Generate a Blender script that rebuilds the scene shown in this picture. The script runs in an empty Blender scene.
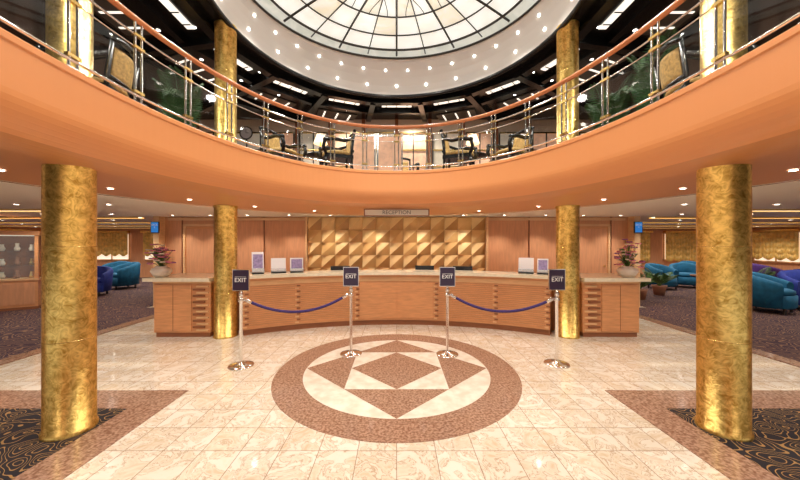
import bpy, math, random
from mathutils import Vector, Matrix
random.seed(7)
scene = bpy.context.scene
scene.view_settings.view_transform = 'Standard'
scene.view_settings.exposure = 0.02
PI = math.pi
UZ = 2.82          # balcony floor level

# ------------------------------------------------------------ materials
def new_mat(name):
    m = bpy.data.materials.new(name); m.use_nodes = True
    nt = m.node_tree
    return m, nt, nt.nodes, nt.links, nt.nodes['Principled BSDF']

def mat(name, col, rough=0.5, metal=0.0, emit=0.0, ecol=None, var=0.0, vscale=6.0, stretch=(1,1,1), bump=0.0, coat=0.0):
    m, nt, N, L, b = new_mat(name)
    b.inputs['Base Color'].default_value = (*col, 1)
    b.inputs['Roughness'].default_value = rough
    b.inputs['Metallic'].default_value = metal
    if coat: b.inputs['Coat Weight'].default_value = coat
    if emit:
        b.inputs['Emission Color'].default_value = (*(ecol or col), 1)
        b.inputs['Emission Strength'].default_value = emit
    if var or bump:
        tc = N.new('ShaderNodeTexCoord'); mp = N.new('ShaderNodeMapping')
        mp.inputs['Scale'].default_value = stretch
        nz = N.new('ShaderNodeTexNoise'); nz.inputs['Scale'].default_value = vscale
        nz.inputs['Detail'].default_value = 4
        L.new(tc.outputs['Object'], mp.inputs[0]); L.new(mp.outputs[0], nz.inputs['Vector'])
        if var:
            r = N.new('ShaderNodeValToRGB')
            r.color_ramp.elements[0].position = 0.3; r.color_ramp.elements[1].position = 0.7
            r.color_ramp.elements[0].color = (*[c*(1-var) for c in col], 1)
            r.color_ramp.elements[1].color = (*[min(1, c*(1+var)) for c in col], 1)
            L.new(nz.outputs['Fac'], r.inputs[0]); L.new(r.outputs[0], b.inputs['Base Color'])
        if bump:
            bp = N.new('ShaderNodeBump'); bp.inputs['Strength'].default_value = bump; bp.inputs['Distance'].default_value = 0.01
            L.new(nz.outputs['Fac'], bp.inputs['Height']); L.new(bp.outputs[0], b.inputs['Normal'])
    return m

def marble_tiles(name, c1, c2, mortar, size):
    m, nt, N, L, b = new_mat(name)
    tc = N.new('ShaderNodeTexCoord')
    br = N.new('ShaderNodeTexBrick'); br.offset = 0; br.squash = 1
    br.inputs['Scale'].default_value = 1; br.inputs['Brick Width'].default_value = size; br.inputs['Row Height'].default_value = size
    br.inputs['Mortar Size'].default_value = 0.0034; br.inputs['Mortar Smooth'].default_value = 0.1; br.inputs['Bias'].default_value = 0
    br.inputs['Color1'].default_value = (*c1, 1); br.inputs['Color2'].default_value = (*c2, 1); br.inputs['Mortar'].default_value = (*mortar, 1)
    sn = N.new('ShaderNodeVectorMath'); sn.operation = 'SNAP'; sn.inputs[1].default_value = (size,size,size)
    sc = N.new('ShaderNodeVectorMath'); sc.operation = 'SCALE'; sc.inputs['Scale'].default_value = 13.7
    ad = N.new('ShaderNodeVectorMath'); ad.operation = 'ADD'
    nz = N.new('ShaderNodeTexNoise'); nz.inputs['Scale'].default_value = 5; nz.inputs['Detail'].default_value = 9; nz.inputs['Distortion'].default_value = 1.6
    nz.inputs['Roughness'].default_value = 0.6
    r = N.new('ShaderNodeValToRGB')
    e = r.color_ramp.elements
    e[0].position = 0.36; e[0].color = (0.80, 0.67, 0.52, 1)
    e[1].position = 0.60; e[1].color = (1, 1, 1, 1)
    v = e.new(0.48); v.color = (0.98, 0.94, 0.88, 1)
    v = e.new(0.505); v.color = (0.58, 0.42, 0.29, 1)
    v = e.new(0.53); v.color = (0.98, 0.95, 0.90, 1)
    mx = N.new('ShaderNodeMix'); mx.data_type = 'RGBA'; mx.blend_type = 'MULTIPLY'; mx.inputs[0].default_value = 0.85
    L.new(tc.outputs['Object'], br.inputs['Vector']); L.new(tc.outputs['Object'], sn.inputs[0]); L.new(sn.outputs[0], sc.inputs[0])
    L.new(sc.outputs[0], ad.inputs[0]); L.new(tc.outputs['Object'], ad.inputs[1]); L.new(ad.outputs[0], nz.inputs['Vector'])
    L.new(nz.outputs['Fac'], r.inputs[0]); L.new(br.outputs['Color'], mx.inputs[6]); L.new(r.outputs[0], mx.inputs[7])
    L.new(mx.outputs[2], b.inputs['Base Color']); b.inputs['Roughness'].default_value = 0.09
    b.inputs['Coat Weight'].default_value = 0.3; b.inputs['Coat Roughness'].default_value = 0.05
    return m

def granite(name, c1, c2, rough=0.12, scale=40):
    m, nt, N, L, b = new_mat(name)
    tc = N.new('ShaderNodeTexCoord')
    n1 = N.new('ShaderNodeTexNoise'); n1.inputs['Scale'].default_value = scale; n1.inputs['Detail'].default_value = 6
    r = N.new('ShaderNodeValToRGB'); r.color_ramp.elements[0].position = 0.38; r.color_ramp.elements[1].position = 0.62
    r.color_ramp.elements[0].color = (*c1, 1); r.color_ramp.elements[1].color = (*c2, 1)
    L.new(tc.outputs['Object'], n1.inputs['Vector']); L.new(n1.outputs['Fac'], r.inputs[0]); L.new(r.outputs[0], b.inputs['Base Color'])
    b.inputs['Roughness'].default_value = rough
    return m

def carpet(name, base, line, scale, freq, width):
    m, nt, N, L, b = new_mat(name)
    tc = N.new('ShaderNodeTexCoord')
    n1 = N.new('ShaderNodeTexNoise'); n1.inputs['Scale'].default_value = scale; n1.inputs['Detail'].default_value = 0.5
    mu = N.new('ShaderNodeMath'); mu.operation = 'MULTIPLY'; mu.inputs[1].default_value = freq
    si = N.new('ShaderNodeMath'); si.operation = 'SINE'
    gt = N.new('ShaderNodeMath'); gt.operation = 'GREATER_THAN'; gt.inputs[1].default_value = width
    mx = N.new('ShaderNodeMix'); mx.data_type = 'RGBA'
    mx.inputs[6].default_value = (*base, 1); mx.inputs[7].default_value = (*line, 1)
    L.new(tc.outputs['Object'], n1.inputs['Vector']); L.new(n1.outputs['Fac'], mu.inputs[0]); L.new(mu.outputs[0], si.inputs[0])
    L.new(si.outputs[0], gt.inputs[0]); L.new(gt.outputs[0], mx.inputs[0]); L.new(mx.outputs[2], b.inputs['Base Color'])
    b.inputs['Roughness'].default_value = 0.95
    return m

def gold_leaf(name):
    m, nt, N, L, b = new_mat(name)
    tc = N.new('ShaderNodeTexCoord')
    v = N.new('ShaderNodeTexVoronoi'); v.inputs['Scale'].default_value = 14
    nz = N.new('ShaderNodeTexNoise'); nz.inputs['Scale'].default_value = 14; nz.inputs['Detail'].default_value = 8; nz.inputs['Distortion'].default_value = 3
    add = N.new('ShaderNodeMath'); add.operation = 'MULTIPLY_ADD'; add.inputs[1].default_value = 0.35
    r = N.new('ShaderNodeValToRGB'); e = r.color_ramp.elements
    e[0].position = 0.40; e[0].color = (0.42, 0.23, 0.038, 1); e[1].position = 0.85; e[1].color = (0.92, 0.66, 0.21, 1)
    bp = N.new('ShaderNodeBump'); bp.inputs['Strength'].default_value = 0.32; bp.inputs['Distance'].default_value = 0.008
    L.new(tc.outputs['Object'], v.inputs['Vector']); L.new(tc.outputs['Object'], nz.inputs['Vector'])
    L.new(v.outputs['Distance'], add.inputs[0]); L.new(nz.outputs['Fac'], add.inputs[2]); L.new(add.outputs[0], r.inputs[0])
    L.new(r.outputs[0], b.inputs['Base Color']); L.new(add.outputs[0], bp.inputs['Height']); L.new(bp.outputs[0], b.inputs['Normal'])
    b.inputs['Metallic'].default_value = 0.87; b.inputs['Roughness'].default_value = 0.29
    return m

def clear_glass(name, tint=(0.96, 0.98, 0.97), refl=0.05):
    m, nt, N, L, b = new_mat(name)
    N.remove(b); out = N['Material Output']
    t = N.new('ShaderNodeBsdfTransparent'); t.inputs[0].default_value = (*tint, 1)
    g = N.new('ShaderNodeBsdfGlossy'); g.inputs['Roughness'].default_value = 0.03
    mx = N.new('ShaderNodeMixShader'); mx.inputs[0].default_value = refl
    L.new(t.outputs[0], mx.inputs[1]); L.new(g.outputs[0], mx.inputs[2]); L.new(mx.outputs[0], out.inputs[0])
    return m

def emis(name, col, s):
    return mat(name, col, 0.6, emit=s, ecol=col)

def stained(name, c1, c2, s):
    m, nt, N, L, b = new_mat(name)
    tc = N.new('ShaderNodeTexCoord')
    n1 = N.new('ShaderNodeTexNoise'); n1.inputs['Scale'].default_value = 2.2; n1.inputs['Detail'].default_value = 5; n1.inputs['Distortion'].default_value = 1.5
    r = N.new('ShaderNodeValToRGB'); r.color_ramp.elements[0].position = 0.35; r.color_ramp.elements[1].position = 0.62
    r.color_ramp.elements[0].color = (*c1, 1); r.color_ramp.elements[1].color = (*c2, 1)
    L.new(tc.outputs['Object'], n1.inputs['Vector']); L.new(n1.outputs['Fac'], r.inputs[0])
    L.new(r.outputs[0], b.inputs['Emission Color']); b.inputs['Emission Strength'].default_value = s
    b.inputs['Base Color'].default_value = (0.4,0.4,0.36,1); b.inputs['Roughness'].default_value = 0.4
    return m

M_floor = marble_tiles('cream_marble_tiles', (0.76, 0.68, 0.57), (0.84, 0.775, 0.68), (0.43, 0.33, 0.25), 0.30)
M_cream = granite('cream_marble_inlay', (0.70, 0.61, 0.49), (0.83, 0.755, 0.65), scale=8)
M_brownmarble = granite('brown_marble', (0.235, 0.118, 0.072), (0.45, 0.275, 0.19), scale=45)
M_carpet_n = carpet('black_gold_carpet', (0.010, 0.007, 0.012), (0.34, 0.19, 0.065), 5.0, 95, 0.84)
M_carpet_l = carpet('plum_carpet', (0.040, 0.014, 0.030), (0.24, 0.13, 0.075), 3.4, 85, 0.62)
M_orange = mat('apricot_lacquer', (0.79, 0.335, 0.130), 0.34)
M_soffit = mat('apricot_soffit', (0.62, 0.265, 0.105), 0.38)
M_gold = gold_leaf('gold_leaf')
M_goldtrim = mat('brass', (0.8, 0.55, 0.2), 0.25, 1.0)
M_chrome = mat('chrome', (0.82, 0.80, 0.78), 0.15, 1.0)
M_silver = mat('brushed_silver', (0.70, 0.62, 0.50), 0.35, 0.2)
M_wood = mat('cherry_wood', (0.66, 0.30, 0.125), 0.35, var=0.12, vscale=5, stretch=(1, 1, 8))
M_woodg = mat('cherry_wood_groove', (0.42, 0.17, 0.065), 0.45)
M_woodv = mat('cherry_wood_wall', (0.66, 0.31, 0.155), 0.4, var=0.10, vscale=4, stretch=(6, 6, 0.7))
M_woodd = mat('dark_cherry_wood', (0.28, 0.095, 0.035), 0.35, var=0.15, vscale=5, stretch=(1, 1, 8))
M_woodl = mat('maple_wood', (0.76, 0.46, 0.23), 0.35, var=0.1, vscale=5, stretch=(1, 1, 8))
M_rail = mat('handrail_wood', (0.60, 0.22, 0.09), 0.25)
M_counter = mat('counter_stone', (0.84, 0.74, 0.55), 0.15, var=0.06, vscale=20)
M_black = mat('black_lacquer', (0.008, 0.009, 0.010), 0.22)
M_white = mat('white_plaster', (0.86, 0.84, 0.81), 0.6)
M_ceil = mat('cream_ceiling', (0.84, 0.76, 0.66), 0.6)
M_tray = mat('smoked_ceiling_tray', (0.10, 0.095, 0.085), 0.25)
M_wallu = mat('peach_wall', (0.74, 0.58, 0.44), 0.6, var=0.05, vscale=1.5)
M_glass = clear_glass('railing_glass')
M_bulb = emis('bulb_glow', (1.0, 0.95, 0.86), 14.0)
M_slot = emis('light_cove_glow', (1.0, 0.92, 0.80), 1.2)
M_slotd = emis('cabinet_light', (1.0, 0.88, 0.70), 0.5)
M_slot2 = emis('lounge_cove_glow', (1.0, 0.88, 0.66), 2.0)
M_sky = stained('skylight_glass', (0.90, 0.85, 0.73), (1.0, 0.97, 0.89), 0.88)
M_sky2 = stained('skylight_glass_tinted', (0.55, 0.58, 0.50), (0.75, 0.75, 0.66), 0.72)
M_sky3 = stained('skylight_glass_warm', (0.88, 0.74, 0.53), (0.98, 0.90, 0.74), 0.82)
M_lead = mat('skylight_lead', (0.05, 0.045, 0.04), 0.4, 0.3)
M_rope = mat('purple_velvet', (0.050, 0.028, 0.15), 0.8, var=0.2, vscale=60)
M_signp = mat('purple_sign', (0.035, 0.018, 0.05), 0.35)
M_txt = mat('white_lettering', (0.85, 0.83, 0.8), 0.5, emit=0.15)
M_teal = mat('teal_upholstery', (0.006, 0.12, 0.24), 0.8, var=0.2, vscale=12)
M_blue = mat('blue_upholstery', (0.02, 0.04, 0.28), 0.8, var=0.2, vscale=12)
M_purple = mat('purple_upholstery', (0.08, 0.025, 0.20), 0.8, var=0.2, vscale=12)
M_yellow = mat('gold_upholstery', (0.50, 0.32, 0.10), 0.6, var=0.35, vscale=30)
M_leaf = mat('palm_leaf', (0.035, 0.10, 0.03), 0.5, var=0.4, vscale=10)
M_leafl = mat('light_leaf', (0.10, 0.19, 0.05), 0.5, var=0.4, vscale=10)
M_pot = mat('terracotta_pot', (0.35, 0.15, 0.08), 0.5, var=0.1)
M_pink = mat('pink_petals', (0.78, 0.25, 0.38), 0.6, var=0.2, vscale=40)
M_lilac = mat('lilac_petals', (0.40, 0.15, 0.38), 0.6, var=0.2, vscale=40)
M_ivory = mat('ivory_petals', (0.88, 0.78, 0.68), 0.6)
M_curtain = mat('gold_festoon_fabric', (0.80, 0.50, 0.13), 0.45, var=0.25, vscale=8)
M_dark = mat('dark_trim', (0.03, 0.022, 0.02), 0.4)
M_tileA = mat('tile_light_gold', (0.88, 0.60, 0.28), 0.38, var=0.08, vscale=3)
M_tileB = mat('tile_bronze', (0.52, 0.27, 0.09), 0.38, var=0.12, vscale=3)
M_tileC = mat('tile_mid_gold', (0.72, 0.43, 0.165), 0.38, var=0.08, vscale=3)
M_bsign = emis('blue_sign_face', (0.03, 0.22, 0.65), 0.6)
M_paper = mat('white_card', (0.82, 0.80, 0.82), 0.5)
M_lavender = mat('lavender_print', (0.30, 0.24, 0.44), 0.5, var=0.3, vscale=30)
M_screen = mat('dark_screen', (0.015, 0.015, 0.02), 0.15)
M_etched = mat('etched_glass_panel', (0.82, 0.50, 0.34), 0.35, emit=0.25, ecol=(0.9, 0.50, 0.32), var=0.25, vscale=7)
M_winglow = emis('window_glow', (0.95, 0.86, 0.70), 0.8)
M_winup = mat('frosted_upper_window', (0.62, 0.54, 0.43), 0.3, emit=0.15, ecol=(0.95,0.82,0.64), var=0.2, vscale=3)
M_shade = mat('lamp_shade', (0.9,0.75,0.5), 0.7, emit=1.2, ecol=(1.0,0.78,0.5))

# ------------------------------------------------------------ mesh builder
class MB:
    def __init__(s): s.v=[]; s.f=[]; s.mi=[]; s.sm=[]; s.mats=[]
    def idx(s, m):
        if m not in s.mats: s.mats.append(m)
        return s.mats.index(m)
    def add(s, vs, fs, m, smooth=False, T=None):
        o = len(s.v); k = s.idx(m)
        for p in vs:
            p = Vector(p)
            if T is not None: p = T @ p
            s.v.append(tuple(p))
        for f in fs:
            s.f.append(tuple(o+i for i in f)); s.mi.append(k); s.sm.append(smooth)
    def box(s, c, d, m, T=None, rz=0.0):
        x, y, z = d[0]/2, d[1]/2, d[2]/2
        vs = [(-x,-y,-z),(x,-y,-z),(x,y,-z),(-x,y,-z),(-x,-y,z),(x,-y,z),(x,y,z),(-x,y,z)]
        R = Matrix.Translation(c) @ Matrix.Rotation(rz, 4, 'Z')
        if T is not None: R = T @ R
        s.add(vs, [(0,3,2,1),(4,5,6,7),(0,1,5,4),(1,2,6,5),(2,3,7,6),(3,0,4,7)], m, False, R)
    def lathe(s, prof, c, m, n=32, T=None, smooth=True, a0=0, a1=2*PI):
        full = abs(a1-a0-2*PI) < 1e-6
        cols = n if full else n+1
        vs = []
        for i in range(cols):
            a = a0+(a1-a0)*i/n
            for r, z in prof: vs.append((c[0]+r*math.cos(a), c[1]+r*math.sin(a), c[2]+z))
        k = len(prof); fs = []
        for i in range(n):
            j = (i+1) % cols
            for q in range(k-1): fs.append((i*k+q, j*k+q, j*k+q+1, i*k+q+1))
        s.add(vs, fs, m, smooth, T)
    def cyl(s, c, r, z0, z1, m, n=24, T=None):
        s.lathe([(1e-4, z0), (r, z0)], c, m, n, T, False)
        s.lathe([(r, z0), (r, z1)], c, m, n, T, True)
        s.lathe([(r, z1), (1e-4, z1)], c, m, n, T, False)
    def tube(s, pts, r, m, n=8, closed=False, T=None, caps=True):
        pts = [Vector(p) for p in pts]; L = len(pts)
        rr = r if isinstance(r, (list, tuple)) else [r]*L
        vs = []; up = Vector((0,0,1)); prev = None
        for i, p in enumerate(pts):
            if closed: t = pts[(i+1)%L]-pts[(i-1)%L]
            else: t = pts[min(i+1,L-1)]-pts[max(i-1,0)]
            t.normalize()
            if prev is None:
                a = t.cross(up)
                if a.length < 0.05: a = t.cross(Vector((1,0,0)))
            else:
                a = prev - t*prev.dot(t)
            a.normalize(); prev = a; b = t.cross(a)
            for k in range(n):
                an = 2*PI*k/n
                vs.append(p + a*math.cos(an)*rr[i] + b*math.sin(an)*rr[i])
        fs = []
        for i in range(L if closed else L-1):
            j = (i+1) % L
            for k in range(n):
                k2 = (k+1)%n
                fs.append((i*n+k, i*n+k2, j*n+k2, j*n+k))
        if caps and not closed:
            fs.append(tuple(range(n-1,-1,-1))); fs.append(tuple((L-1)*n+k for k in range(n)))
        s.add(vs, fs, m, True, T)
    def ball(s, c, r, m, n=10, sc=(1,1,1), T=None):
        prof = [(max(1e-4, math.sin(PI*i/(n//2+2))), -math.cos(PI*i/(n//2+2))) for i in range(n//2+3)]
        X = Matrix.Translation(c) @ Matrix.Diagonal((r*sc[0], r*sc[1], r*sc[2], 1))
        if T is not None: X = T @ X
        s.lathe(prof, (0,0,0), m, n, X)
    def strip(s, a, b, m, closed=False, smooth=True):
        n = len(a); vs = list(a)+list(b)
        fs = [(i,(i+1)%n,n+(i+1)%n,n+i) for i in range(n if closed else n-1)]
        s.add(vs, fs, m, smooth)
    def mesh(s, name):
        me = bpy.data.meshes.new(name)
        me.from_pydata(s.v, [], s.f)
        for m in s.mats: me.materials.append(m)
        me.polygons.foreach_set('material_index', s.mi)
        me.polygons.foreach_set('use_smooth', s.sm)
        me.update(); return me
    def build(s, name, loc=(0,0,0), rz=0, parent=None, bevel=0):
        ob = bpy.data.objects.new(name, s.mesh(name))
        scene.collection.objects.link(ob); ob.location = loc; ob.rotation_euler = (0,0,rz)
        if parent: ob.parent = parent
        if bevel:
            b = ob.modifiers.new('bevel','BEVEL'); b.width = bevel; b.segments = 2; b.limit_method = 'ANGLE'
        return ob

def inst(name, me, loc, rz=0, sc=1):
    ob = bpy.data.objects.new(name, me); scene.collection.objects.link(ob)
    ob.location = loc; ob.rotation_euler = (0,0,rz); ob.scale = (sc,sc,sc); return ob

def empty(name, loc=(0,0,0), rz=0):
    e = bpy.data.objects.new(name, None); scene.collection.objects.link(e); e.location = loc; e.rotation_euler = (0,0,rz); e.empty_display_size = 0.1
    return e

def text(name, body, size, loc, m, parent=None, rot=(PI/2,0,0)):
    cu = bpy.data.curves.new(name, 'FONT'); cu.body = body; cu.size = size; cu.extrude = 0.001
    cu.align_x = 'CENTER'; cu.align_y = 'CENTER'; cu.materials.append(m)
    o = bpy.data.objects.new(name, cu); scene.collection.objects.link(o); o.location = loc; o.rotation_euler = rot
    if parent: o.parent = parent
    return o

# ------------------------------------------------------------ plan curves
def oval(cx, cy, ax, ay, n=192, e=2.0):
    P = []; nn = n*8
    for i in range(nn):
        t = 2*PI*i/nn; c, s_ = math.cos(t), math.sin(t)
        P.append(Vector((cx+ax*math.copysign(abs(c)**(2/e), c), cy+ay*math.copysign(abs(s_)**(2/e), s_))))
    L = [0]
    for i in range(nn): L.append(L[-1]+(P[(i+1)%nn]-P[i]).length)
    out = []; j = 0
    for k in range(n):
        d = L[-1]*k/n
        while L[j+1] < d: j += 1
        u = (d-L[j])/max(1e-9, L[j+1]-L[j]); out.append(P[j].lerp(P[(j+1)%nn], u))
    return out
def offset(P, o):
    n = len(P); R = []
    for i in range(n):
        t = (P[(i+1)%n]-P[(i-1)%n]).normalized(); R.append(P[i]+Vector((t.y,-t.x))*o)
    return R
def at(P, z): return [(p.x,p.y,z) for p in P]
RING = oval(0, 2.27, 2.31, 3.07, 192, 2.15)
DOME = oval(0, 5.0, 2.85, 2.86, 144, 2.0)

def plate_with_hole(name, P, z, x0, x1, y0, y1, m, thick=0.05):
    c = Vector((sum(p.x for p in P)/len(P), sum(p.y for p in P)/len(P)))
    Q = []
    for p in P:
        d = (p-c); ts = []
        if d.x > 1e-9: ts.append((x1-c.x)/d.x)
        if d.x < -1e-9: ts.append((x0-c.x)/d.x)
        if d.y > 1e-9: ts.append((y1-c.y)/d.y)
        if d.y < -1e-9: ts.append((y0-c.y)/d.y)
        Q.append(c+d*min(ts))
    for cr in [(x0,y0),(x1,y0),(x1,y1),(x0,y1)]:
        cr = Vector(cr); i = min(range(len(Q)), key=lambda k:(Q[k]-cr).length); Q[i] = cr
    b = MB()
    b.strip(at(P,z), at(Q,z), m, True, False); b.strip(at(P,z+thick), at(Q,z+thick), m, True, False)
    b.strip(at(P,z), at(P,z+thick), m, True, False); b.strip(at(Q,z), at(Q,z+thick), m, True, False)
    return b.build(name)

# ------------------------------------------------------------ ROOM SHELL
b = MB(); b.box((0,6,-0.05),(32,20,0.1), M_floor); b.build('floor')
for sx, tag in ((-1,'left'),(1,'right')):
    b = MB()
    b.box((sx*5.6, 0.5, 0.004),(6.0,5.0,0.008), M_carpet_n)
    b.build('carpet')
    b = MB()
    b.box((sx*2.43, 0.69, 0.003),(0.34,5.38,0.006), M_brownmarble)
    b.box((sx*5.6, 3.19, 0.003),(6.0,0.37,0.006), M_brownmarble)
    b.build('trim_floor_border')
    b = MB(); b.box((sx*10.98, 8.9, 0.005),(9.5,11.2,0.01), M_carpet_l)
    b.box((sx*5.72, 5.5, 0.005),(1.02,4.4,0.01), M_carpet_l)
    b.build('lounge_carpet')
    b = MB(); b.box((sx*5.3, 5.5, 0.006),(0.22,4.4,0.012), M_brownmarble); b.build('trim_lounge_border')

# medallion
b = MB()
MC = (0, 3.98)
n = 96; ro, ri = 1.49, 1.15
def circ(r, z): return [(MC[0]+r*math.cos(2*PI*i/n), MC[1]+r*math.sin(2*PI*i/n), z) for i in range(n)]
b.strip(circ(ri,0.003), circ(ro,0.003), M_brownmarble, True, False)
b.strip(circ(ro,0.003), circ(ro,0.0), M_brownmarble, True, False)
b.add(circ(ri,0.0025), [tuple(range(n))], M_cream)
z = 0.004; R = ri; h = ri/2
def tri(pts): b.add([(MC[0]+x, MC[1]+y, z) for x,y in pts], [tuple(range(len(pts)))], M_brownmarble)
tri([(-h,h),(h,h),(0,R)]); tri([(-h,-h),(0,-R),(h,-h)]); tri([(h,-h),(R,0),(h,h)]); tri([(-h,-h),(-h,h),(-R,0)])
tri([(0,-h),(h,0),(0,h),(-h,0)])
b.build('floor_medallion')

# balcony ring: fascia + soffit
b = MB()
prof = [(0.10,2.85),(0.0,2.85),(-0.012,2.84),(-0.012,2.80),(0.0,2.79),(0.0,2.52)]
for i in range(1,13):
    a = (PI/2)*i/12; prof.append((0.42*(1-math.cos(a)), 2.52-0.28*math.sin(a)))
prof += [(1.75,2.24)]
for i in range(len(prof)-1):
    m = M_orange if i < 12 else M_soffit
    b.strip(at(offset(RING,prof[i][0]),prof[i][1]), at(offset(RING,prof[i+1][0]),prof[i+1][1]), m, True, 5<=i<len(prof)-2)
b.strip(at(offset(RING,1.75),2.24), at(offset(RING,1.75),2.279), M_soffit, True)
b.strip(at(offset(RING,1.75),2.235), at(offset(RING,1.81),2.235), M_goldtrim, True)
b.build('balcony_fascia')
plate_with_hole('ceiling_lower', offset(RING,1.73), 2.28, -16, 16, -4, 16, M_ceil)
plate_with_hole('floor_upper', offset(RING,0.09), UZ-0.10, -8, 8, -4, 9.6, mat('balcony_floor_carpet',(0.10,0.05,0.04),0.9,var=0.3,vscale=15), 0.10)
plate_with_hole('ceiling_upper', DOME, 5.34, -8, 8, -4, 9.6, M_black, 0.06)

# lower walls
XW = 6.02
b = MB(); b.box((0,8.1,1.14),(2*XW,0.2,2.28), M_woodv)
for sx in (-1,1): b.box((sx*XW,8.0,1.14),(0.14,0.44,2.28), M_woodl)
b.build('wall_back')
b = MB()
for sx in (-1,1):
    for x in (3.4, 4.45, 5.5): b.box((sx*x,7.985,1.14),(0.02,0.03,2.28), M_woodd)
    b.box((sx*4.1,7.98,2.22),(3.5,0.05,0.06), M_woodl)
b.build('trim_back_wall')
for sx,tag in ((-1,'left'),(1,'right')):
    b = MB(); b.box((sx*15.9,6,1.14),(0.2,20,2.28), M_woodv); b.build('wall_'+tag)
    b = MB(); b.box((sx*11.1,14.6,1.14),(9.8,0.2,2.28), M_woodv); b.build('wall_lounge_'+tag)
    b = MB(); b.box((sx*6.12,11.3,1.14),(0.15,6.0,2.28), M_woodv); b.build('wall_partition_'+tag)
# upper walls
H5 = 5.36-UZ; ZC = UZ+H5/2
b = MB(); b.box((0,9.5,ZC),(16,0.2,H5), M_wallu)
for x in range(-7,8):
    b.box((x+0.0,9.38,ZC),(0.10,0.06,H5), M_woodd)
b.box((0,9.37,UZ+0.13),(16,0.05,0.25), M_woodd)
b.build('wall_upper_back')
for sx, tag in ((-1,'left'),(1,'right')):
    b = MB(); b.box((sx*7.6,3,ZC),(0.2,14,H5), M_wallu)
    for k in range(13): b.box((sx*7.48,-2.5+k,ZC),(0.06,0.12,H5), M_woodd)
    b.build('wall_upper_'+tag)
k = 1
for x in (-6.5,-5.5,-4.5,-3.5,-2.5,-1.5,-0.5,0.5,1.5,2.5,3.5,4.5,5.5,6.5):
    b = MB(); b.box((x,9.38,4.15),(0.78,0.04,1.5), M_winup if k%2 else M_etched)
    for zz in (3.38,3.9,4.4,4.92): b.box((x,9.35,zz),(0.86,0.04,0.04), M_goldtrim)
    for xx in (-0.41,0,0.41): b.box((x+xx,9.35,4.15),(0.03,0.04,1.54), M_dark)
    b.build('window_%d'%k); k += 1
for sx in (-1,1):
    for y in (1,2,3,4,5,6,7,8):
        b = MB(); b.box((sx*7.47,y,4.15),(0.04,0.78,1.5), M_winup if y%2 else M_etched)
        for zz in (3.38,3.9,4.4,4.92): b.box((sx*7.44,y,zz),(0.04,0.86,0.04), M_goldtrim)
        b.box((sx*7.44,y,4.15),(0.04,0.03,1.54), M_dark)
        b.build('window_%d'%k); k += 1

# ------------------------------------------------------------ gold columns
def column(r, z0, z1):
    b = MB()
    b.lathe([(r+0.012,z0),(r+0.012,z0+0.03),(r,z0+0.035),(r,z1-0.035),(r+0.012,z1-0.03),(r+0.012,z1)], (0,0,0), M_gold, 64)
    for zz in (0.34,0.68):
        q = z0+(z1-z0)*zz
        b.lathe([(r,q-0.002),(r+0.001,q-0.002),(r+0.001,q+0.002),(r,q+0.002)], (0,0,0), M_goldtrim, 64)
    return b
for sx in (-1,1):
    column(0.166,0.0,2.30).build('gold_column',(sx*2.80,2.67,0.008))
    column(0.18,0.0,2.24).build('gold_column',(sx*2.955,5.38,0.0))
    column(0.142,UZ,5.34).build('gold_column_upper',(sx*2.80,2.67,0))
    column(0.17,UZ,5.34).build('gold_column_upper',(sx*2.955,5.38,0))

# ------------------------------------------------------------ railing
b = MB()
rl = offset(RING, 0.05)
b.tube(at(rl,3.61), 0.028, M_rail, 10, True)
for zz, r in ((3.47,0.010),(3.36,0.006),(2.93,0.012)):
    b.tube(at(rl,zz), r, M_chrome, 6, True)
b.strip(at(rl,2.94), at(rl,3.35), M_glass, True)
N = len(rl)
for i in range(0,N,6):
    p = rl[i]; t = (rl[(i+1)%N]-rl[i-1]).normalized(); rz = math.atan2(t.y,t.x)
    for o in (-0.032,0.032):
        b.cyl((p.x+t.x*o,p.y+t.y*o,0),0.010,2.85,3.59,M_chrome,8)
    for zz in (3.47,3.36,2.96):
        b.box((p.x,p.y,zz),(0.10,0.032,0.024),M_goldtrim,rz=rz)
    b.box((p.x,p.y,2.86),(0.13,0.055,0.02),M_chrome,rz=rz)
b.build('balcony_railing')

# ------------------------------------------------------------ dome + skylight
SK = (0,5.0); SX, SY, SZ = 2.56, 2.26, 6.0
def sk(s, t, dz=0): return (SK[0]+SX*s*math.cos(t), SK[1]+SY*s*math.sin(t), SZ+0.25*(1-s*s)+dz)
b = MB()
n = 144
def mixc(u, z):
    R = []
    for i in range(n):
        t = 2*PI*i/n
        ax = 2.84*(1-u)+SX*1.04*u; ay = 2.85*(1-u)+SY*1.04*u
        R.append((ax*math.cos(t), 5.0+ay*math.sin(t), z))
    return R
lv = [mixc(0,5.30), mixc(0.0,5.40), mixc(0.10,5.54), mixc(0.28,5.69), mixc(0.5,5.82), mixc(0.8,5.93), mixc(1.0,5.97)]
for i in range(len(lv)-1): b.strip(lv[i], lv[i+1], M_white, True)
b.strip(mixc(1.0,5.97), mixc(1.0,6.05), M_white, True)
b.build('ceiling_dome')
b = MB(); b.tube([(2.84*math.cos(2*PI*i/n), 5+2.85*math.sin(2*PI*i/n), 5.30) for i in range(n)], 0.045, M_black, 8, True)
b.build('trim_dome_rim')

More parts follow.
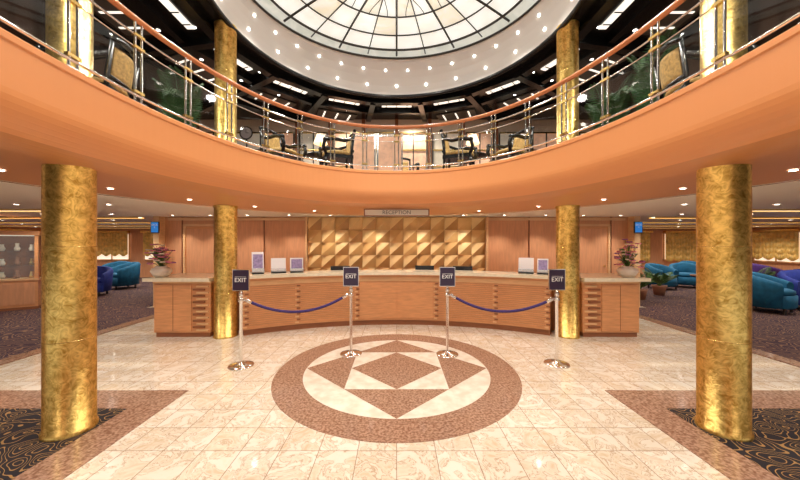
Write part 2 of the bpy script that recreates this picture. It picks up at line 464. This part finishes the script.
b = MB()
rings = [0.0001,0.12,0.34,0.56,0.76,0.93,1.035]
seg = 96
for k in range(len(rings)-1):
    for i in range(seg):
        t0, t1 = 2*PI*i/seg, 2*PI*(i+1)/seg
        q = i//4
        if k == 5: m = M_sky2
        elif k == 2: m = M_sky3 if q % 2 else M_sky
        elif k == 0: m = M_sky3
        elif k == 3: m = M_sky if q%3 else M_sky3
        else: m = M_sky
        b.add([sk(rings[k],t0),sk(rings[k+1],t0),sk(rings[k+1],t1),sk(rings[k],t1)],[(0,1,2,3)],m)
for r in rings[1:]:
    b.tube([sk(r,2*PI*i/seg,-0.02) for i in range(seg)], 0.024 if r>0.9 else 0.015, M_lead, 6, True)
b.tube([sk(0.36,2*PI*i/seg,-0.02) for i in range(seg)], 0.03, M_lead, 6, True)
for i in range(24):
    t = 2*PI*i/24
    s0 = 0.12 if i%2 == 0 else 0.34
    b.tube([sk(s0+(1.0-s0)*j/8,t,-0.02) for j in range(9)], 0.022 if i%2==0 else 0.013, M_lead, 6)
for i in range(12):
    tc_ = 2*PI*(i*2+1)/24
    for o in (-0.5,0.5):
        b.tube([sk(0.36+0.20*j/8, tc_+o*(2*PI/24)*math.sin(PI*0.5*j/8), -0.02) for j in range(9)], 0.008, M_lead, 5)
b.build('skylight')
b = MB()
b.strip(mixc(1.0,6.06), [(p[0]*1.02,p[1],6.4) for p in mixc(1.0,6.4)], M_white, True)
b.add([(p[0]*1.02,p[1],6.4) for p in mixc(1.0,6.4)],[tuple(range(n))],M_white)
b.build('ceiling_skylight_casing')

# downlights (visible fittings) + lamps
DL = []
b = MB()
def fitting(x,y,z,r=0.035):
    b.lathe([(r*1.4,0),(r*1.35,-0.008),(r,-0.008)], (x,y,z), M_chrome, 14)
    b.add([(x+r*math.cos(2*PI*i/12), y+r*math.sin(2*PI*i/12), z-0.006) for i in range(12)],[tuple(range(11,-1,-1))],M_bulb)
def bulb(x,y,z,r=0.03): b.ball((x,y,z),r,M_bulb,8)
for i in range(32):
    t = 2*PI*(i+0.5)/32; u = 0.5
    x = (2.84*(1-u)+SX*1.04*u)*math.cos(t); y = 5+(2.85*(1-u)+SY*1.04*u)*math.sin(t)
    bulb(x,y,5.82,0.024)
    if i%2==0: DL.append((x*0.86,5+(y-5)*0.86,5.70,1.0,120,'dome'))
for i in range(24):
    t = 2*PI*(i)/24; u = 0.10
    x = (2.84*(1-u)+SX*1.04*u)*math.cos(t); y = 5+(2.85*(1-u)+SY*1.04*u)*math.sin(t)
    bulb(x,y,5.54,0.026)
b.build('dome_downlights')
b = MB()
o8 = offset(RING,1.15)
for i in range(4,192,8):
    p = o8[i]; fitting(p.x,p.y,2.238,0.03)
    DL.append((p.x,p.y,2.20,1.0,120,'soffit'))
for x in (-5.4,-4.5,-3.6,-2.6,-1.6,-0.55,0.55,1.6,2.6,3.6,4.5,5.4):
    fitting(x,7.5,2.279,0.032); DL.append((x,7.5,2.22,1.0,110,'wall'))
for sx in (-1,1):
    for x in (5.0,6.6,8.2,9.8,11.4,13.0,14.6):
        for y in (3.6,5.4,7.2,9.0,10.8,12.6):
            if x < 6.5 and y > 7: continue
            fitting(sx*x,y,2.279,0.035)
            if y in (3.6,7.2,10.8,12.6) and int(x*10)%32 in (2,18,17,1,19,3,20,4): DL.append((sx*x,y,2.22,1.0,140,'lounge'))
b.build('recessed_downlights')
b = MB()
for r in (3.35,4.0,4.9):
    for i in range(28):
        t = 2*PI*(i+0.5)/28
        x, y = r*1.05*math.cos(t), 5+r*math.sin(t)
        if y < 9.2 and y > -2:
            fitting(x,y,5.338,0.03)
            if r == 4.0 and i%2 == 0: DL.append((x,y,5.20,1.0,150,'upper'))
b.build('balcony_downlights')
EN = {'dome':112,'soffit':27,'wall':38,'lounge':65,'upper':115}
for i,(x,y,z,e,a,kind) in enumerate(DL):
    l = bpy.data.lights.new('downlight_lamp','SPOT'); l.energy = EN[kind]; l.spot_size = math.radians(a); l.spot_blend = 0.7
    l.shadow_soft_size = 0.05 if kind!='dome' else 0.12; l.color = (1.0,0.93,0.83)
    o = bpy.data.objects.new('downlight_lamp', l); scene.collection.objects.link(o); o.location = (x,y,z-0.02)
for i in range(12):  # added fill spots without fittings, aimed across the dome to brighten its white band
    t = 2*PI*(i+0.5)/12
    l = bpy.data.lights.new('dome_added_fill','SPOT'); l.energy = 45; l.spot_size = math.radians(70); l.spot_blend = 0.8; l.shadow_soft_size = 0.08
    l.color = (1.0,0.96,0.90)
    o = bpy.data.objects.new('dome_added_fill', l); scene.collection.objects.link(o)
    p = Vector((2.70*math.cos(t), 5+2.70*math.sin(t), 5.38)); o.location = p
    q = Vector((-2.7*math.cos(t), 5-2.6*math.sin(t), 5.85))
    o.rotation_euler = (q-p).to_track_quat('-Z','Y').to_euler()

# lounge ceiling light coves
b = MB()
for sx in (-1,1):
    for y in (6.3,8.1,9.9,11.7,13.4):
        b.box((sx*11.0,y,2.272),(8.6,0.16,0.016),M_slot2)
        for o in (-0.12,0.12): b.box((sx*11.0,y+o,2.265),(8.7,0.06,0.03),M_goldtrim)
b.build('lounge_light_coves')

# black coffered ceiling beams + light coves
b = MB()
for r, w, h in ((3.10,0.16,0.12),(3.75,0.12,0.10),(5.0,0.2,0.14)):
    K = 16
    P = [(r*1.04/math.cos(PI/K)*math.cos(2*PI*(i+0.5)/K), 5+r/math.cos(PI/K)*math.sin(2*PI*(i+0.5)/K)) for i in range(K)]
    for i in range(K):
        p, q = Vector(P[i]), Vector(P[(i+1)%K]); c = (p+q)/2; d = q-p
        if c.y < -2 or c.y > 9.2: continue
        b.box((c.x,c.y,5.34-h/2),(d.length+w*0.4,w,h),M_black,rz=math.atan2(d.y,d.x))
for i in range(16):
    t = 2*PI*(i+0.5)/16
    e = 7.2
    while abs((e)*math.sin(t)+5) > 9.3 or abs(e*math.cos(t)) > 7.3: e -= 0.1
    cx = (3.15+e)/2
    b.box((cx*math.cos(t),5+cx*math.sin(t),5.27),(e-3.15,0.14,0.14),M_black,rz=t)
b.build('ceiling_beams')
b = MB()
for i in range(16):
    t = 2*PI*i/16
    r, wd, tr = 3.43,0.13,0.80
    c = (r*1.04*math.cos(t), 5+r*math.sin(t))
    b.box((c[0],c[1],5.325),(wd,tr,0.02),M_slot,rz=t)
    for o in (-0.28,0,0.28):
        b.box((c[0]-math.sin(t)*o,c[1]+math.cos(t)*o,5.312),(wd,0.02,0.012),M_black,rz=t)
    r, wd, tr = 4.4,0.5,1.1
    c = (r*1.04*math.cos(t), 5+r*math.sin(t))
    if c[1] > 9.1: continue
    b.box((c[0],c[1],5.325),(wd,tr,0.02),M_tray,rz=t)
    for o in (-0.36,0,0.36):
        b.box((c[0]-math.sin(t)*o,c[1]+math.cos(t)*o,5.312),(wd*0.8,0.04,0.012),M_slot,rz=t)
b.build('ceiling_light_coves')

# ------------------------------------------------------------ reception desk
b = MB()
CY, R0 = 0.97, 5.13
A = math.radians(31.0)
def arc(r, z, a0=-A, a1=A, n=64): return [(r*math.sin(a0+(a1-a0)*i/n), CY+r*math.cos(a0+(a1-a0)*i/n), z) for i in range(n+1)]
def arcbox(r0, r1, z0, z1, a0, a1, m, n=32):
    b.strip(arc(r0,z0,a0,a1,n), arc(r0,z1,a0,a1,n), m); b.strip(arc(r1,z0,a0,a1,n), arc(r1,z1,a0,a1,n), m)
    b.strip(arc(r0,z1,a0,a1,n), arc(r1,z1,a0,a1,n), m, smooth=False); b.strip(arc(r0,z0,a0,a1,n), arc(r1,z0,a0,a1,n), m, smooth=False)
    for a in (a0,a1):
        s_, c_ = math.sin(a), math.cos(a)
        b.add([(r0*s_,CY+r0*c_,z0),(r1*s_,CY+r1*c_,z0),(r1*s_,CY+r1*c_,z1),(r0*s_,CY+r0*c_,z1)],[(0,1,2,3)],m)
arcbox(R0+0.03,R0+0.40,0.0,0.10,-A,A,M_woodd,64)
arcbox(R0,R0+0.42,0.10,0.99,-A,A,M_wood,64)
arcbox(R0-0.10,R0+0.48,0.99,1.045,-A-0.004,A+0.004,M_counter,64)
arcbox(R0-0.012,R0,0.86,0.985,-A,A,M_woodl,64)
arcbox(R0-0.03,R0,0.94,0.99,-A,A,M_wood,64)
D = math.radians
for a0,a1 in ((-30.3,-21.5),(-20.3,-9.2),(9.2,20.3),(21.5,30.3)):
    for k in range(20):
        z = 0.14+k*0.0352
        arcbox(R0-0.012,R0,z,z+0.027,D(a0),D(a1),M_wood,12)
        arcbox(R0-0.002,R0,z+0.027,z+0.0352,D(a0),D(a1),M_woodg,12)
for a0,a1 in ((-8.0,-0.15),(0.15,8.0)):
    arcbox(R0-0.014,R0,0.14,0.84,D(a0),D(a1),M_wood,12)
for a in (-30.6,-20.9,-8.6,8.6,20.9,30.6):
    for k in range(14):
        z = 0.13+k*0.052
        off = 0.25 if k%2 else -0.25
        arcbox(R0-0.020,R0,z,z+0.026,D(a-0.35+off*0.6),D(a+0.35+off*0.6),M_woodd if k%2 else M_woodl,3)
for sx in (-1,1):
    x0, x1, y0, y1 = 3.17, 4.13, 5.30, 6.05
    cx, cy = sx*(x0+x1)/2, (y0+y1)/2
    b.box((cx,cy,0.04),(x1-x0-0.04,y1-y0-0.04,0.08),M_woodd)
    b.box((cx,cy,0.52),(x1-x0,y1-y0,0.88),M_wood)
    b.box((sx*3.71,cy,0.985),(1.12,y1-y0+0.16,0.06),M_counter)
    b.box((cx,cy,0.935),(x1-x0+0.03,y1-y0+0.03,0.03),M_woodl)
    b.box((sx*3.80,y0-0.008,0.50),(0.62,0.016,0.78),M_wood)
    b.box((sx*3.80,y0-0.014,0.50),(0.008,0.01,0.78),M_woodd)
    for k in range(15):
        z = 0.11+k*0.053
        b.box((sx*(3.33+(0.03 if k%2 else -0.03)),y0-0.012,z+0.014),(0.20,0.024,0.028),M_woodd if k%2 else M_woodl)
        b.box((sx*(x0-0.006),y0+0.35+(0.03 if k%2 else 0),z+0.014),(0.012,0.16,0.028),M_woodd if k%2 else M_woodl)
    b.box((sx*2.98,5.86,0.5),(0.42,0.36,0.98),M_wood)
    b.box((sx*3.00,5.86,1.015),(0.50,0.48,0.05),M_counter)
arcbox(R0+0.42,R0+0.75,0.70,0.74,-A,A,M_woodd,48)
b.build('reception_desk')

# feature tile wall : saw-tooth folded triangles
b = MB()
cols, rows = 13, 5
tw, th = 4.5/cols, 0.32; z0 = 0.66; yw = 7.98
for r in range(rows):
    for c in range(cols):
        x = -2.25+c*tw; z = z0+r*th
        yb = yw-0.03; yr = yw-0.11
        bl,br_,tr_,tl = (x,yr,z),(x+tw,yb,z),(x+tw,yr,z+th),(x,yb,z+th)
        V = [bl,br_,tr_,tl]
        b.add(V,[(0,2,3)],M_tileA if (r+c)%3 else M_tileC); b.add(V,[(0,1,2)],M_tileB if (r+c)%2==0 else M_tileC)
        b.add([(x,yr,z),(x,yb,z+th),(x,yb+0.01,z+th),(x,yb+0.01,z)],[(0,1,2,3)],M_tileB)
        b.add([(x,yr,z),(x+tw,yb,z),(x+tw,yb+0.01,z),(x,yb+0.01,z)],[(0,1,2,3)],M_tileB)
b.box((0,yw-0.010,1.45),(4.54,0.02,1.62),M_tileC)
for sx in (-1,1): b.box((sx*2.28,yw-0.08,1.14),(0.05,0.16,2.26),M_woodl)
b.box((0,yw-0.10,0.33),(4.5,0.2,0.66),M_woodd)
b.build('geometric_tile_panel')

# hanging sign over desk
e = empty('hanging_sign',(0.0,5.72,2.165))
b = MB(); b.box((0,0,0),(1.20,0.03,0.13),M_woodd); b.box((0,-0.016,0),(1.16,0.006,0.10),M_silver)
for x in (-0.5,0.5): b.cyl((x,0,0),0.008,0.06,0.072,M_chrome,8)
b.build('sign_plate',parent=e)
text('lettering','RECEPTION',0.10,(0,-0.021,0),M_dark,e)

for sx in (-1,1):
    e = empty('wall_sign',(sx*XW,7.755,2.0))
    b = MB(); b.box((0,0,0),(0.20,0.03,0.28),M_dark); b.box((0,-0.017,0),(0.17,0.005,0.25),M_bsign); b.build('sign_board',parent=e)
    text('lettering','DECK\n5',0.06,(0,-0.021,0.03),M_txt,e)
k=1
for x in (-4.97,4.97):
    b = MB(); b.box((x,7.985,1.02),(0.90,0.028,2.04),M_wood); b.box((x,7.965,1.02),(0.80,0.02,1.9),M_woodv)
    for q in (-0.46,0.46): b.box((x+q,7.97,1.04),(0.05,0.06,2.08),M_woodl)
    b.box((x,7.97,2.07),(0.97,0.06,0.05),M_woodl); b.ball((x+0.33,7.93,1.02),0.025,M_goldtrim)
    b.build('door_%d'%k); k+=1

# ------------------------------------------------------------ stanchions with signs
def stanchion(x,y,rz=0):
    e = empty('exit_sign_stanchion',(x,y,0),rz)
    b = MB()
    b.lathe([(0.0001,0),(0.155,0),(0.158,0.008),(0.15,0.016),(0.10,0.026),(0.045,0.036),(0.03,0.05),(0.024,0.065)],(0,0,0),M_chrome,36)
    b.lathe([(0.020,0.06),(0.020,0.90),(0.028,0.905),(0.031,0.93),(0.028,0.955),(0.018,0.965),(0.010,0.98),(0.010,1.0)],(0,0,0),M_chrome,20)
    b.lathe([(0.03,0.84),(0.038,0.85),(0.038,0.87),(0.03,0.88)],(0,0,0),M_chrome,20)
    b.build('post',parent=e)
    b = MB(); b.box((0,0,1.12),(0.225,0.018,0.28),M_chrome); b.box((0,-0.011,1.12),(0.21,0.006,0.262),M_signp); b.box((0,0.011,1.12),(0.21,0.006,0.262),M_signp)
    b.box((0,-0.015,1.165),(0.15,0.003,0.003),M_txt)
    b.build('sign_plate',parent=e,bevel=0.002)
    text('lettering','EXIT',0.078,(0,-0.0155,1.12),M_txt,e)
ST = [(-2.03,4.06),(-0.66,4.50),(0.73,4.48),(2.12,4.12)]
for i,(x,y) in enumerate(ST): stanchion(x,y,(-0.05,0.0,0.0,0.05)[i])
for p,q in ((ST[0],ST[1]),(ST[2],ST[3])):
    b = MB(); P=Vector((p[0],p[1],0.87)); Q=Vector((q[0],q[1],0.87)); d=(Q-P).normalized()
    P2=P+d*0.04; Q2=Q-d*0.04
    pts=[]
    for i in range(33):
        u=i/32; v=P2.lerp(Q2,u); v.z -= 0.21*(1-(2*u-1)**2); pts.append(v)
    b.tube(pts,0.019,M_rope,10)
    b.tube(pts[:3],0.024,M_chrome,10); b.tube(pts[-3:],0.024,M_chrome,10)
    b.build('velvet_rope')

# ------------------------------------------------------------ desk items
def brochure(x,y,z,w,h,m,rz=0):
    b = MB(); b.box((0,0,0.012),(w,0.12,0.024),M_screen)
    T = Matrix.Translation((0,0,h/2+0.02)) @ Matrix.Rotation(-0.18,4,'X')
    b.box((0,0,0),(w,0.012,h),M_paper,T); b.box((0,-0.008,0.01),(w*0.82,0.004,h*0.72),m,T); b.box((0,-0.03,-h*0.38),(w,0.05,h*0.16),M_chrome,T)
    b.build('brochure_stand',(x,y,z),rz)
def onarc(deg, r=R0+0.2): return (r*math.sin(D(deg)), CY+r*math.cos(D(deg)))
for deg,w,h,m in ((-28.3,0.20,0.38,M_lavender),(-24.5,0.26,0.26,M_paper),(-21.0,0.24,0.26,M_lavender),(26.6,0.26,0.27,M_paper),(29.6,0.18,0.26,M_lavender)):
    x,y = onarc(deg); brochure(x,y,1.045,w,h,m,-D(deg))
def monitor(x,y,z,rz):
    b = MB(); b.box((0,0,0.01),(0.2,0.16,0.02),M_screen); b.cyl((0,0.03,0),0.02,0.02,0.2,M_screen,10); b.box((0,0,0.26),(0.40,0.03,0.24),M_screen); b.box((0,0.018,0.26),(0.36,0.006,0.20),M_lavender)
    b.build('computer_monitor',(x,y,z),rz)
for deg in (-12,6,14):
    x,y = onarc(deg,R0+0.62); monitor(x,y,0.741,-D(deg))
def flowers(x,y,z):
    e=MB()
    e.lathe([(0.0001,0),(0.08,0),(0.12,0.03),(0.16,0.10),(0.14,0.15),(0.08,0.17),(0.09,0.19),(0.08,0.185),(0.06,0.16)],(0,0,0),M_ivory,24)
    for i in range(44):
        a=random.uniform(0,2*PI); r=random.uniform(0.03,0.22); h=random.uniform(0.28,0.68)-r*0.5
        tip=Vector((r*math.cos(a),r*math.sin(a),h))
        e.tube([(0,0,0.15),tip*0.55+Vector((0,0,0.10)),tip],0.004,M_leafl,4)
        m=random.choice([M_pink,M_lilac,M_ivory,M_pink])
        for k in range(5):
            t=2*PI*k/5; e.ball(tip+Vector((0.026*math.cos(t),0.026*math.sin(t),0)),0.024,m,6,(1,1,0.5))
        e.ball(tip,0.012,M_yellow,6)
    for i in range(16):
        a=random.uniform(0,2*PI); r=random.uniform(0.14,0.26); h=random.uniform(0.22,0.50)
        d=Vector((math.cos(a),math.sin(a),0)); s_=Vector((-d.y,d.x,0))*0.025
        p0=Vector((0,0,0.18)); p1=d*r*0.6+Vector((0,0,h)); p2=d*r+Vector((0,0,h-0.02))
        e.add([p0,p1-s_,p2,p1+s_],[(0,1,2,3)],M_leafl)
    e.build('flower_arrangement',(x,y,z))
flowers(-4.10,5.42,1.016); flowers(4.02,5.42,1.016)

# ------------------------------------------------------------ chairs
def deco_chair():
    b=MB()
    for sx in (-1,1):
        b.tube([(sx*0.25,-0.24,0.0),(sx*0.24,-0.25,0.25),(sx*0.25,-0.24,0.42)],[0.016,0.022,0.028],M_black,8)
        b.tube([(sx*0.23,0.28,0.0),(sx*0.23,0.24,0.25),(sx*0.24,0.23,0.5),(sx*0.25,0.29,0.92)],[0.016,0.022,0.026,0.020],M_black,8)
        pts=[(sx*0.27,-0.25,0.42),(sx*0.30,-0.30,0.54),(sx*0.31,-0.27,0.66),(sx*0.31,-0.12,0.69),(sx*0.29,0.08,0.68),(sx*0.26,0.25,0.75)]
        b.tube(pts,[0.030,0.034,0.038,0.036,0.032,0.026],M_black,10)
        b.ball((sx*0.31,-0.27,0.66),0.046,M_black,10)
    b.box((0,0,0.40),(0.54,0.52,0.07),M_black)
    b.lathe([(0.0001,0.43),(0.26,0.43),(0.285,0.46),(0.27,0.50),(0.20,0.525),(0.0001,0.535)],(0,0,0),M_yellow,24)
    nn=10; f=[];g=[]
    for z,th in ((0.54,0.0),(0.58,0.03),(0.82,0.03),(0.86,0.0)):
        f.append([(-0.19+0.38*i/nn, 0.25+0.03+(z-0.5)*0.12-0.05*(abs(i/nn-0.5)*2)**2-th, z) for i in range(nn+1)])
        g.append([(-0.19+0.38*i/nn, 0.25+0.03+(z-0.5)*0.12-0.05*(abs(i/nn-0.5)*2)**2+th*0.3, z) for i in range(nn+1)])
    for i in range(3): b.strip(f[i],f[i+1],M_yellow)
    for i in range(3): b.strip(g[i],g[i+1],M_yellow)
    b.tube([(-0.26,0.28,0.90),(-0.14,0.32,0.94),(0,0.33,0.95),(0.14,0.32,0.94),(0.26,0.28,0.90)],0.03,M_black,8)
    b.tube([(-0.24,0.26,0.52),(0,0.28,0.53),(0.24,0.26,0.52)],0.022,M_black,8)
    return b.mesh('deco_armchair')
me = deco_chair()
for x,y,rz in ((-2.15,5.85,1.2),(-1.15,6.0,-1.2),(1.2,6.0,1.2),(2.15,5.85,-1.2),(-3.3,3.40,-1.3),(3.3,3.40,1.3),(-4.3,6.6,0.8),(4.3,6.6,-0.8),(0.15,7.6,0.2)):
    inst('deco_armchair',me,(x,y,UZ),rz)
b=MB(); b.lathe([(0.0001,0),(0.2,0),(0.2,0.02),(0.04,0.05),(0.03,0.1),(0.03,0.6),(0.06,0.64),(0.30,0.65),(0.31,0.665),(0.30,0.68),(0.0001,0.68)],(0,0,0),M_black,32)
me=b.mesh('cocktail_table')
for x,y in ((-1.65,6.75),(1.65,6.75),(-4.4,4.3),(4.4,4.3)): inst('cocktail_table',me,(x,y,UZ))
b=MB(); b.lathe([(0.0001,0),(0.07,0),(0.07,0.015),(0.02,0.04),(0.045,0.12),(0.02,0.22),(0.012,0.30)],(0,0,0),M_goldtrim,20)
b.lathe([(0.15,0.26),(0.08,0.46)],(0,0,0),M_shade,24)
me=b.mesh('table_lamp')
for x,y in ((-1.65,6.75),(1.65,6.75),(-4.4,4.3),(4.4,4.3)): inst('table_lamp',me,(x,y,UZ+0.68))

def tub_chair(m):
    b=MB()
    b.lathe([(0.0001,0.10),(0.33,0.10),(0.36,0.14),(0.36,0.36),(0.0001,0.36)],(0,0,0),m,32)
    b.lathe([(0.0001,0.36),(0.29,0.36),(0.32,0.39),(0.31,0.45),(0.25,0.475),(0.0001,0.48)],(0,-0.02,0),m,32)
    n=24; secs=[]
    for i in range(n+1):
        a=D(-35)+D(250)*i/n; u=i/n
        hgt=0.60+0.20*math.sin(PI*u)
        secs.append([((0.30)*math.cos(a),0.30*math.sin(a),0.12),((0.31)*math.cos(a),0.31*math.sin(a),hgt-0.05),((0.35)*math.cos(a),0.35*math.sin(a),hgt),((0.41)*math.cos(a),0.41*math.sin(a),hgt-0.01),((0.44)*math.cos(a),0.44*math.sin(a),hgt-0.07),((0.40)*math.cos(a),0.40*math.sin(a),0.12)])
    for i in range(n): b.strip(secs[i],secs[i+1],m,True)
    for sct in (secs[0],secs[-1]): b.add(sct,[tuple(range(6))],m)
    for sx in (-1,1):
        for sy in (-1,1): b.cyl((sx*0.24,sy*0.24,0),0.025,0,0.11,M_dark,8)
    return b.mesh('tub_armchair')
T1,T2,T3=tub_chair(M_teal),tub_chair(M_blue),tub_chair(M_purple)
Z=0.01
for me,x,y,rz,s in ((T1,8.75,7.3,0.5,1.15),(T2,9.95,7.5,-0.3,1.15),(T1,9.3,10.9,0.3,1.1),(T1,10.5,11.3,-0.6,1.1),(T2,8.4,11.9,0.8,1.1),(T1,11.9,12.4,0,1.1),(T3,13.0,10.9,1.2,1.1),(T2,11.3,8.3,0.2,1.1),(T1,7.4,12.6,0,1.1),
    (T1,-9.7,11.0,-0.5,1.15),(T2,-9.3,9.5,0.4,1.1),(T1,-11.0,12.2,0.2,1.1),(T1,-9.4,12.8,-0.9,1.1),(T3,-13.4,10.9,-0.4,1.1),(T3,-12.2,9.4,-0.6,1.1),(T2,-11.9,10.8,0.7,1.1),(T1,-8.0,13.0,0.4,1.1),(T3,-14.2,12.4,0.2,1.1),(T1,-8.0,11.4,-0.3,1.1)):
    inst('tub_armchair',me,(x,y,Z),rz,s)
b=MB(); b.lathe([(0.0001,0),(0.22,0),(0.22,0.02),(0.04,0.05),(0.035,0.5),(0.06,0.53),(0.34,0.54),(0.35,0.56),(0.34,0.58),(0.0001,0.58)],(0,0,0),M_woodd,32)
me=b.mesh('lounge_table')
for x,y in ((9.8,9.9),(12.4,9.6),(-10.7,10.1),(-12.8,12.1),(11.6,11.3),(7.6,11.3)): inst('lounge_table',me,(x,y,Z))

def curtain(x,y,w,z0,z1,rz=0):
    b=MB(); nx=60; nz=24; V=[]
    for j in range(nz+1):
        row=[]
        for i in range(nx+1):
            u=i/nx; v=j/nz
            sc=abs(math.sin(u*PI*4))
            z=z0+(z1-z0)*v+0.12*(1-sc)*(1-v)
            yy=-0.05-0.035*math.sin(u*PI*24)*(0.4+0.6*v)-0.05*abs(math.sin(v*PI*5))*sc
            row.append((-w/2+w*u,yy,z))
        V.append(row)
    for j in range(nz): b.strip(V[j],V[j+1],M_curtain)
    b.box((0,-0.06,z1+0.03),(w+0.1,0.16,0.08),M_goldtrim)
    b.build('festoon_curtain',(x,y,0),rz)
def lwindow(k,x,y,w,rz=0):
    b=MB(); b.box((0,0,1.45),(w,0.04,1.2),M_winglow)
    for xx in (-w/2,0,w/2): b.box((xx,-0.02,1.45),(0.05,0.06,1.24),M_woodl)
    for zz in (0.84,2.06): b.box((0,-0.02,zz),(w+0.05,0.06,0.05),M_woodl)
    b.build('window_%d'%k,(x,y,0),rz)
k=40
for x in (-13.2,-10.9,-8.6,8.6,10.9,13.2):
    lwindow(k,x,14.46,1.6); k+=1
    curtain(x,14.40,1.6,1.0 if x<0 else 0.75,2.1)
for sx in (-1,1):
    lwindow(k,sx*15.76,12.9,1.6,-sx*PI/2); k+=1
    curtain(sx*15.70,12.9,1.6,0.9,2.1,-sx*PI/2)

# display cabinet
b=MB()
b.box((0,0,0.35),(1.3,0.5,0.7),M_wood); b.box((0,0,0.03),(1.34,0.54,0.06),M_woodd)
for sx in (-1,1):
    for sy in (-1,1): b.box((sx*0.62,sy*0.22,1.25),(0.06,0.06,1.1),M_wood)
b.box((0,0,1.84),(1.36,0.56,0.10),M_wood); b.box((0,0,0.72),(1.34,0.54,0.04),M_woodl)
for zz in (1.05,1.40): b.box((0,0,zz),(1.2,0.42,0.012),M_glass)
b.box((0,0.22,1.25),(1.2,0.02,1.06),M_woodd); b.box((0,-0.235,1.25),(1.2,0.006,1.06),M_glass); b.box((0,0,1.78),(1.1,0.3,0.02),M_slotd)
for zz in (0.74,1.056,1.406):
    for i in range(5):
        x=-0.48+i*0.24; b.lathe([(0.0001,0),(0.04,0),(0.055,0.06),(0.03,0.12),(0.035,0.16+0.03*(i%2))],(x,0,zz),random.choice([M_ivory,M_goldtrim,M_silver,M_pot]),14)
for x in (-0.32,0.32): b.box((x,-0.256,0.38),(0.56,0.012,0.52),M_woodv); b.ball((0,-0.27,0.4),0.02,M_goldtrim)
me=b.mesh('display_cabinet')
inst('display_cabinet',me,(-9.45,7.45,Z),0.6)

# plants
def palm(h,n,spread,seed,leafm=M_leaf,pot=True):
    random.seed(seed); b=MB()
    b.lathe([(0.0001,0),(0.13,0),(0.18,0.25),(0.20,0.30),(0.18,0.30),(0.16,0.27),(0.0001,0.27)],(0,0,0),M_pot,24)
    for i in range(n):
        a=2*PI*i/n+random.uniform(-0.25,0.25); H=h*random.uniform(0.65,1.0); S=spread*random.uniform(0.7,1.1)
        d=Vector((math.cos(a),math.sin(a),0)); side=Vector((-d.y,d.x,0))
        pts=[]
        for j in range(13):
            u=j/12; pts.append(d*(0.03+S*u**1.5)+Vector((0,0,0.27+(H-0.27)*(1.25*u-0.33*u**3.0))))
        b.tube(pts,[0.008*(1-0.7*j/12) for j in range(13)],leafm,5)
        for j in range(4,25):
            u=j/24*12; q=min(11,int(u)); p=pts[q].lerp(pts[q+1],u-q); t=(pts[q+1]-pts[q]).normalized()
            L=0.26*math.sin(PI*(0.18+0.8*j/25))*min(1,h)+0.03
            for sg in (-1,1):
                tip=p+side*sg*L*0.75+t*L*0.6-Vector((0,0,L*0.35)); mid=p.lerp(tip,0.45)+Vector((0,0,0.015)); w=t*0.011
                b.add([p,mid-w,tip,mid+w],[(0,1,2,3)],leafm)
    return b
palm(1.30,16,0.26,3).build('potted_palm',(-3.15,4.55,UZ))
palm(1.50,16,0.26,5).build('potted_palm',(3.40,4.1,UZ))
palm(1.30,14,0.24,6).build('potted_palm',(3.20,4.7,UZ))
palm(0.95,14,0.40,8,M_leafl).build('potted_plant',(10.6,9.2,Z))
palm(0.95,14,0.40,9,M_leafl).build('potted_plant',(8.1,9.6,Z))
palm(0.95,14,0.40,19,M_leafl).build('potted_plant',(12.5,7.9,Z))
palm(0.85,14,0.30,10,M_leafl).build('potted_plant',(6.95,8.9,Z))
palm(0.9,14,0.35,11,M_leafl).build('potted_plant',(-7.0,10.0,Z))

for x in (-0.75,-0.15):
    b=MB(); b.box((0,0,0.62),(0.50,0.03,1.1),M_etched)
    for q in (-0.27,0.27): b.box((q,0,0.62),(0.03,0.05,1.24),M_chrome)
    b.box((0,0,0.05),(0.56,0.3,0.03),M_chrome); b.box((0,0,1.2),(0.56,0.04,0.03),M_chrome)
    b.build('etched_glass_screen',(x,6.9,UZ-0.035))
b=MB(); T=Matrix.Rotation(PI/2,4,'X')
b.lathe([(0.0001,0),(0.17,0),(0.19,0.01),(0.20,0.02),(0.0001,0.02)],(0,0,0),M_dark,32,T)
b.lathe([(0.0001,0.025),(0.165,0.025)],(0,0,0),M_paper,32,T,False)
b.box((0,-0.03,0.05),(0.012,0.006,0.11),M_dark); b.box((0.04,-0.03,0),(0.08,0.006,0.012),M_dark)
b.build('wall_clock',(-4.5,9.32,4.9))

# ------------------------------------------------------------ world & camera
w = bpy.data.worlds.new('World'); scene.world = w; w.use_nodes = True
w.node_tree.nodes['Background'].inputs[0].default_value = (1.0,0.94,0.86,1)
w.node_tree.nodes['Background'].inputs[1].default_value = 0.8
cam = bpy.data.cameras.new('camera'); co = bpy.data.objects.new('camera', cam); scene.collection.objects.link(co)
co.location = (0,0,1.6); co.rotation_euler = (PI/2,0,0)
cam.sensor_width = 36; cam.lens = 14.0; cam.shift_x = 0.0042; cam.shift_y = 0.0042; cam.clip_start = 0.05
scene.camera = co
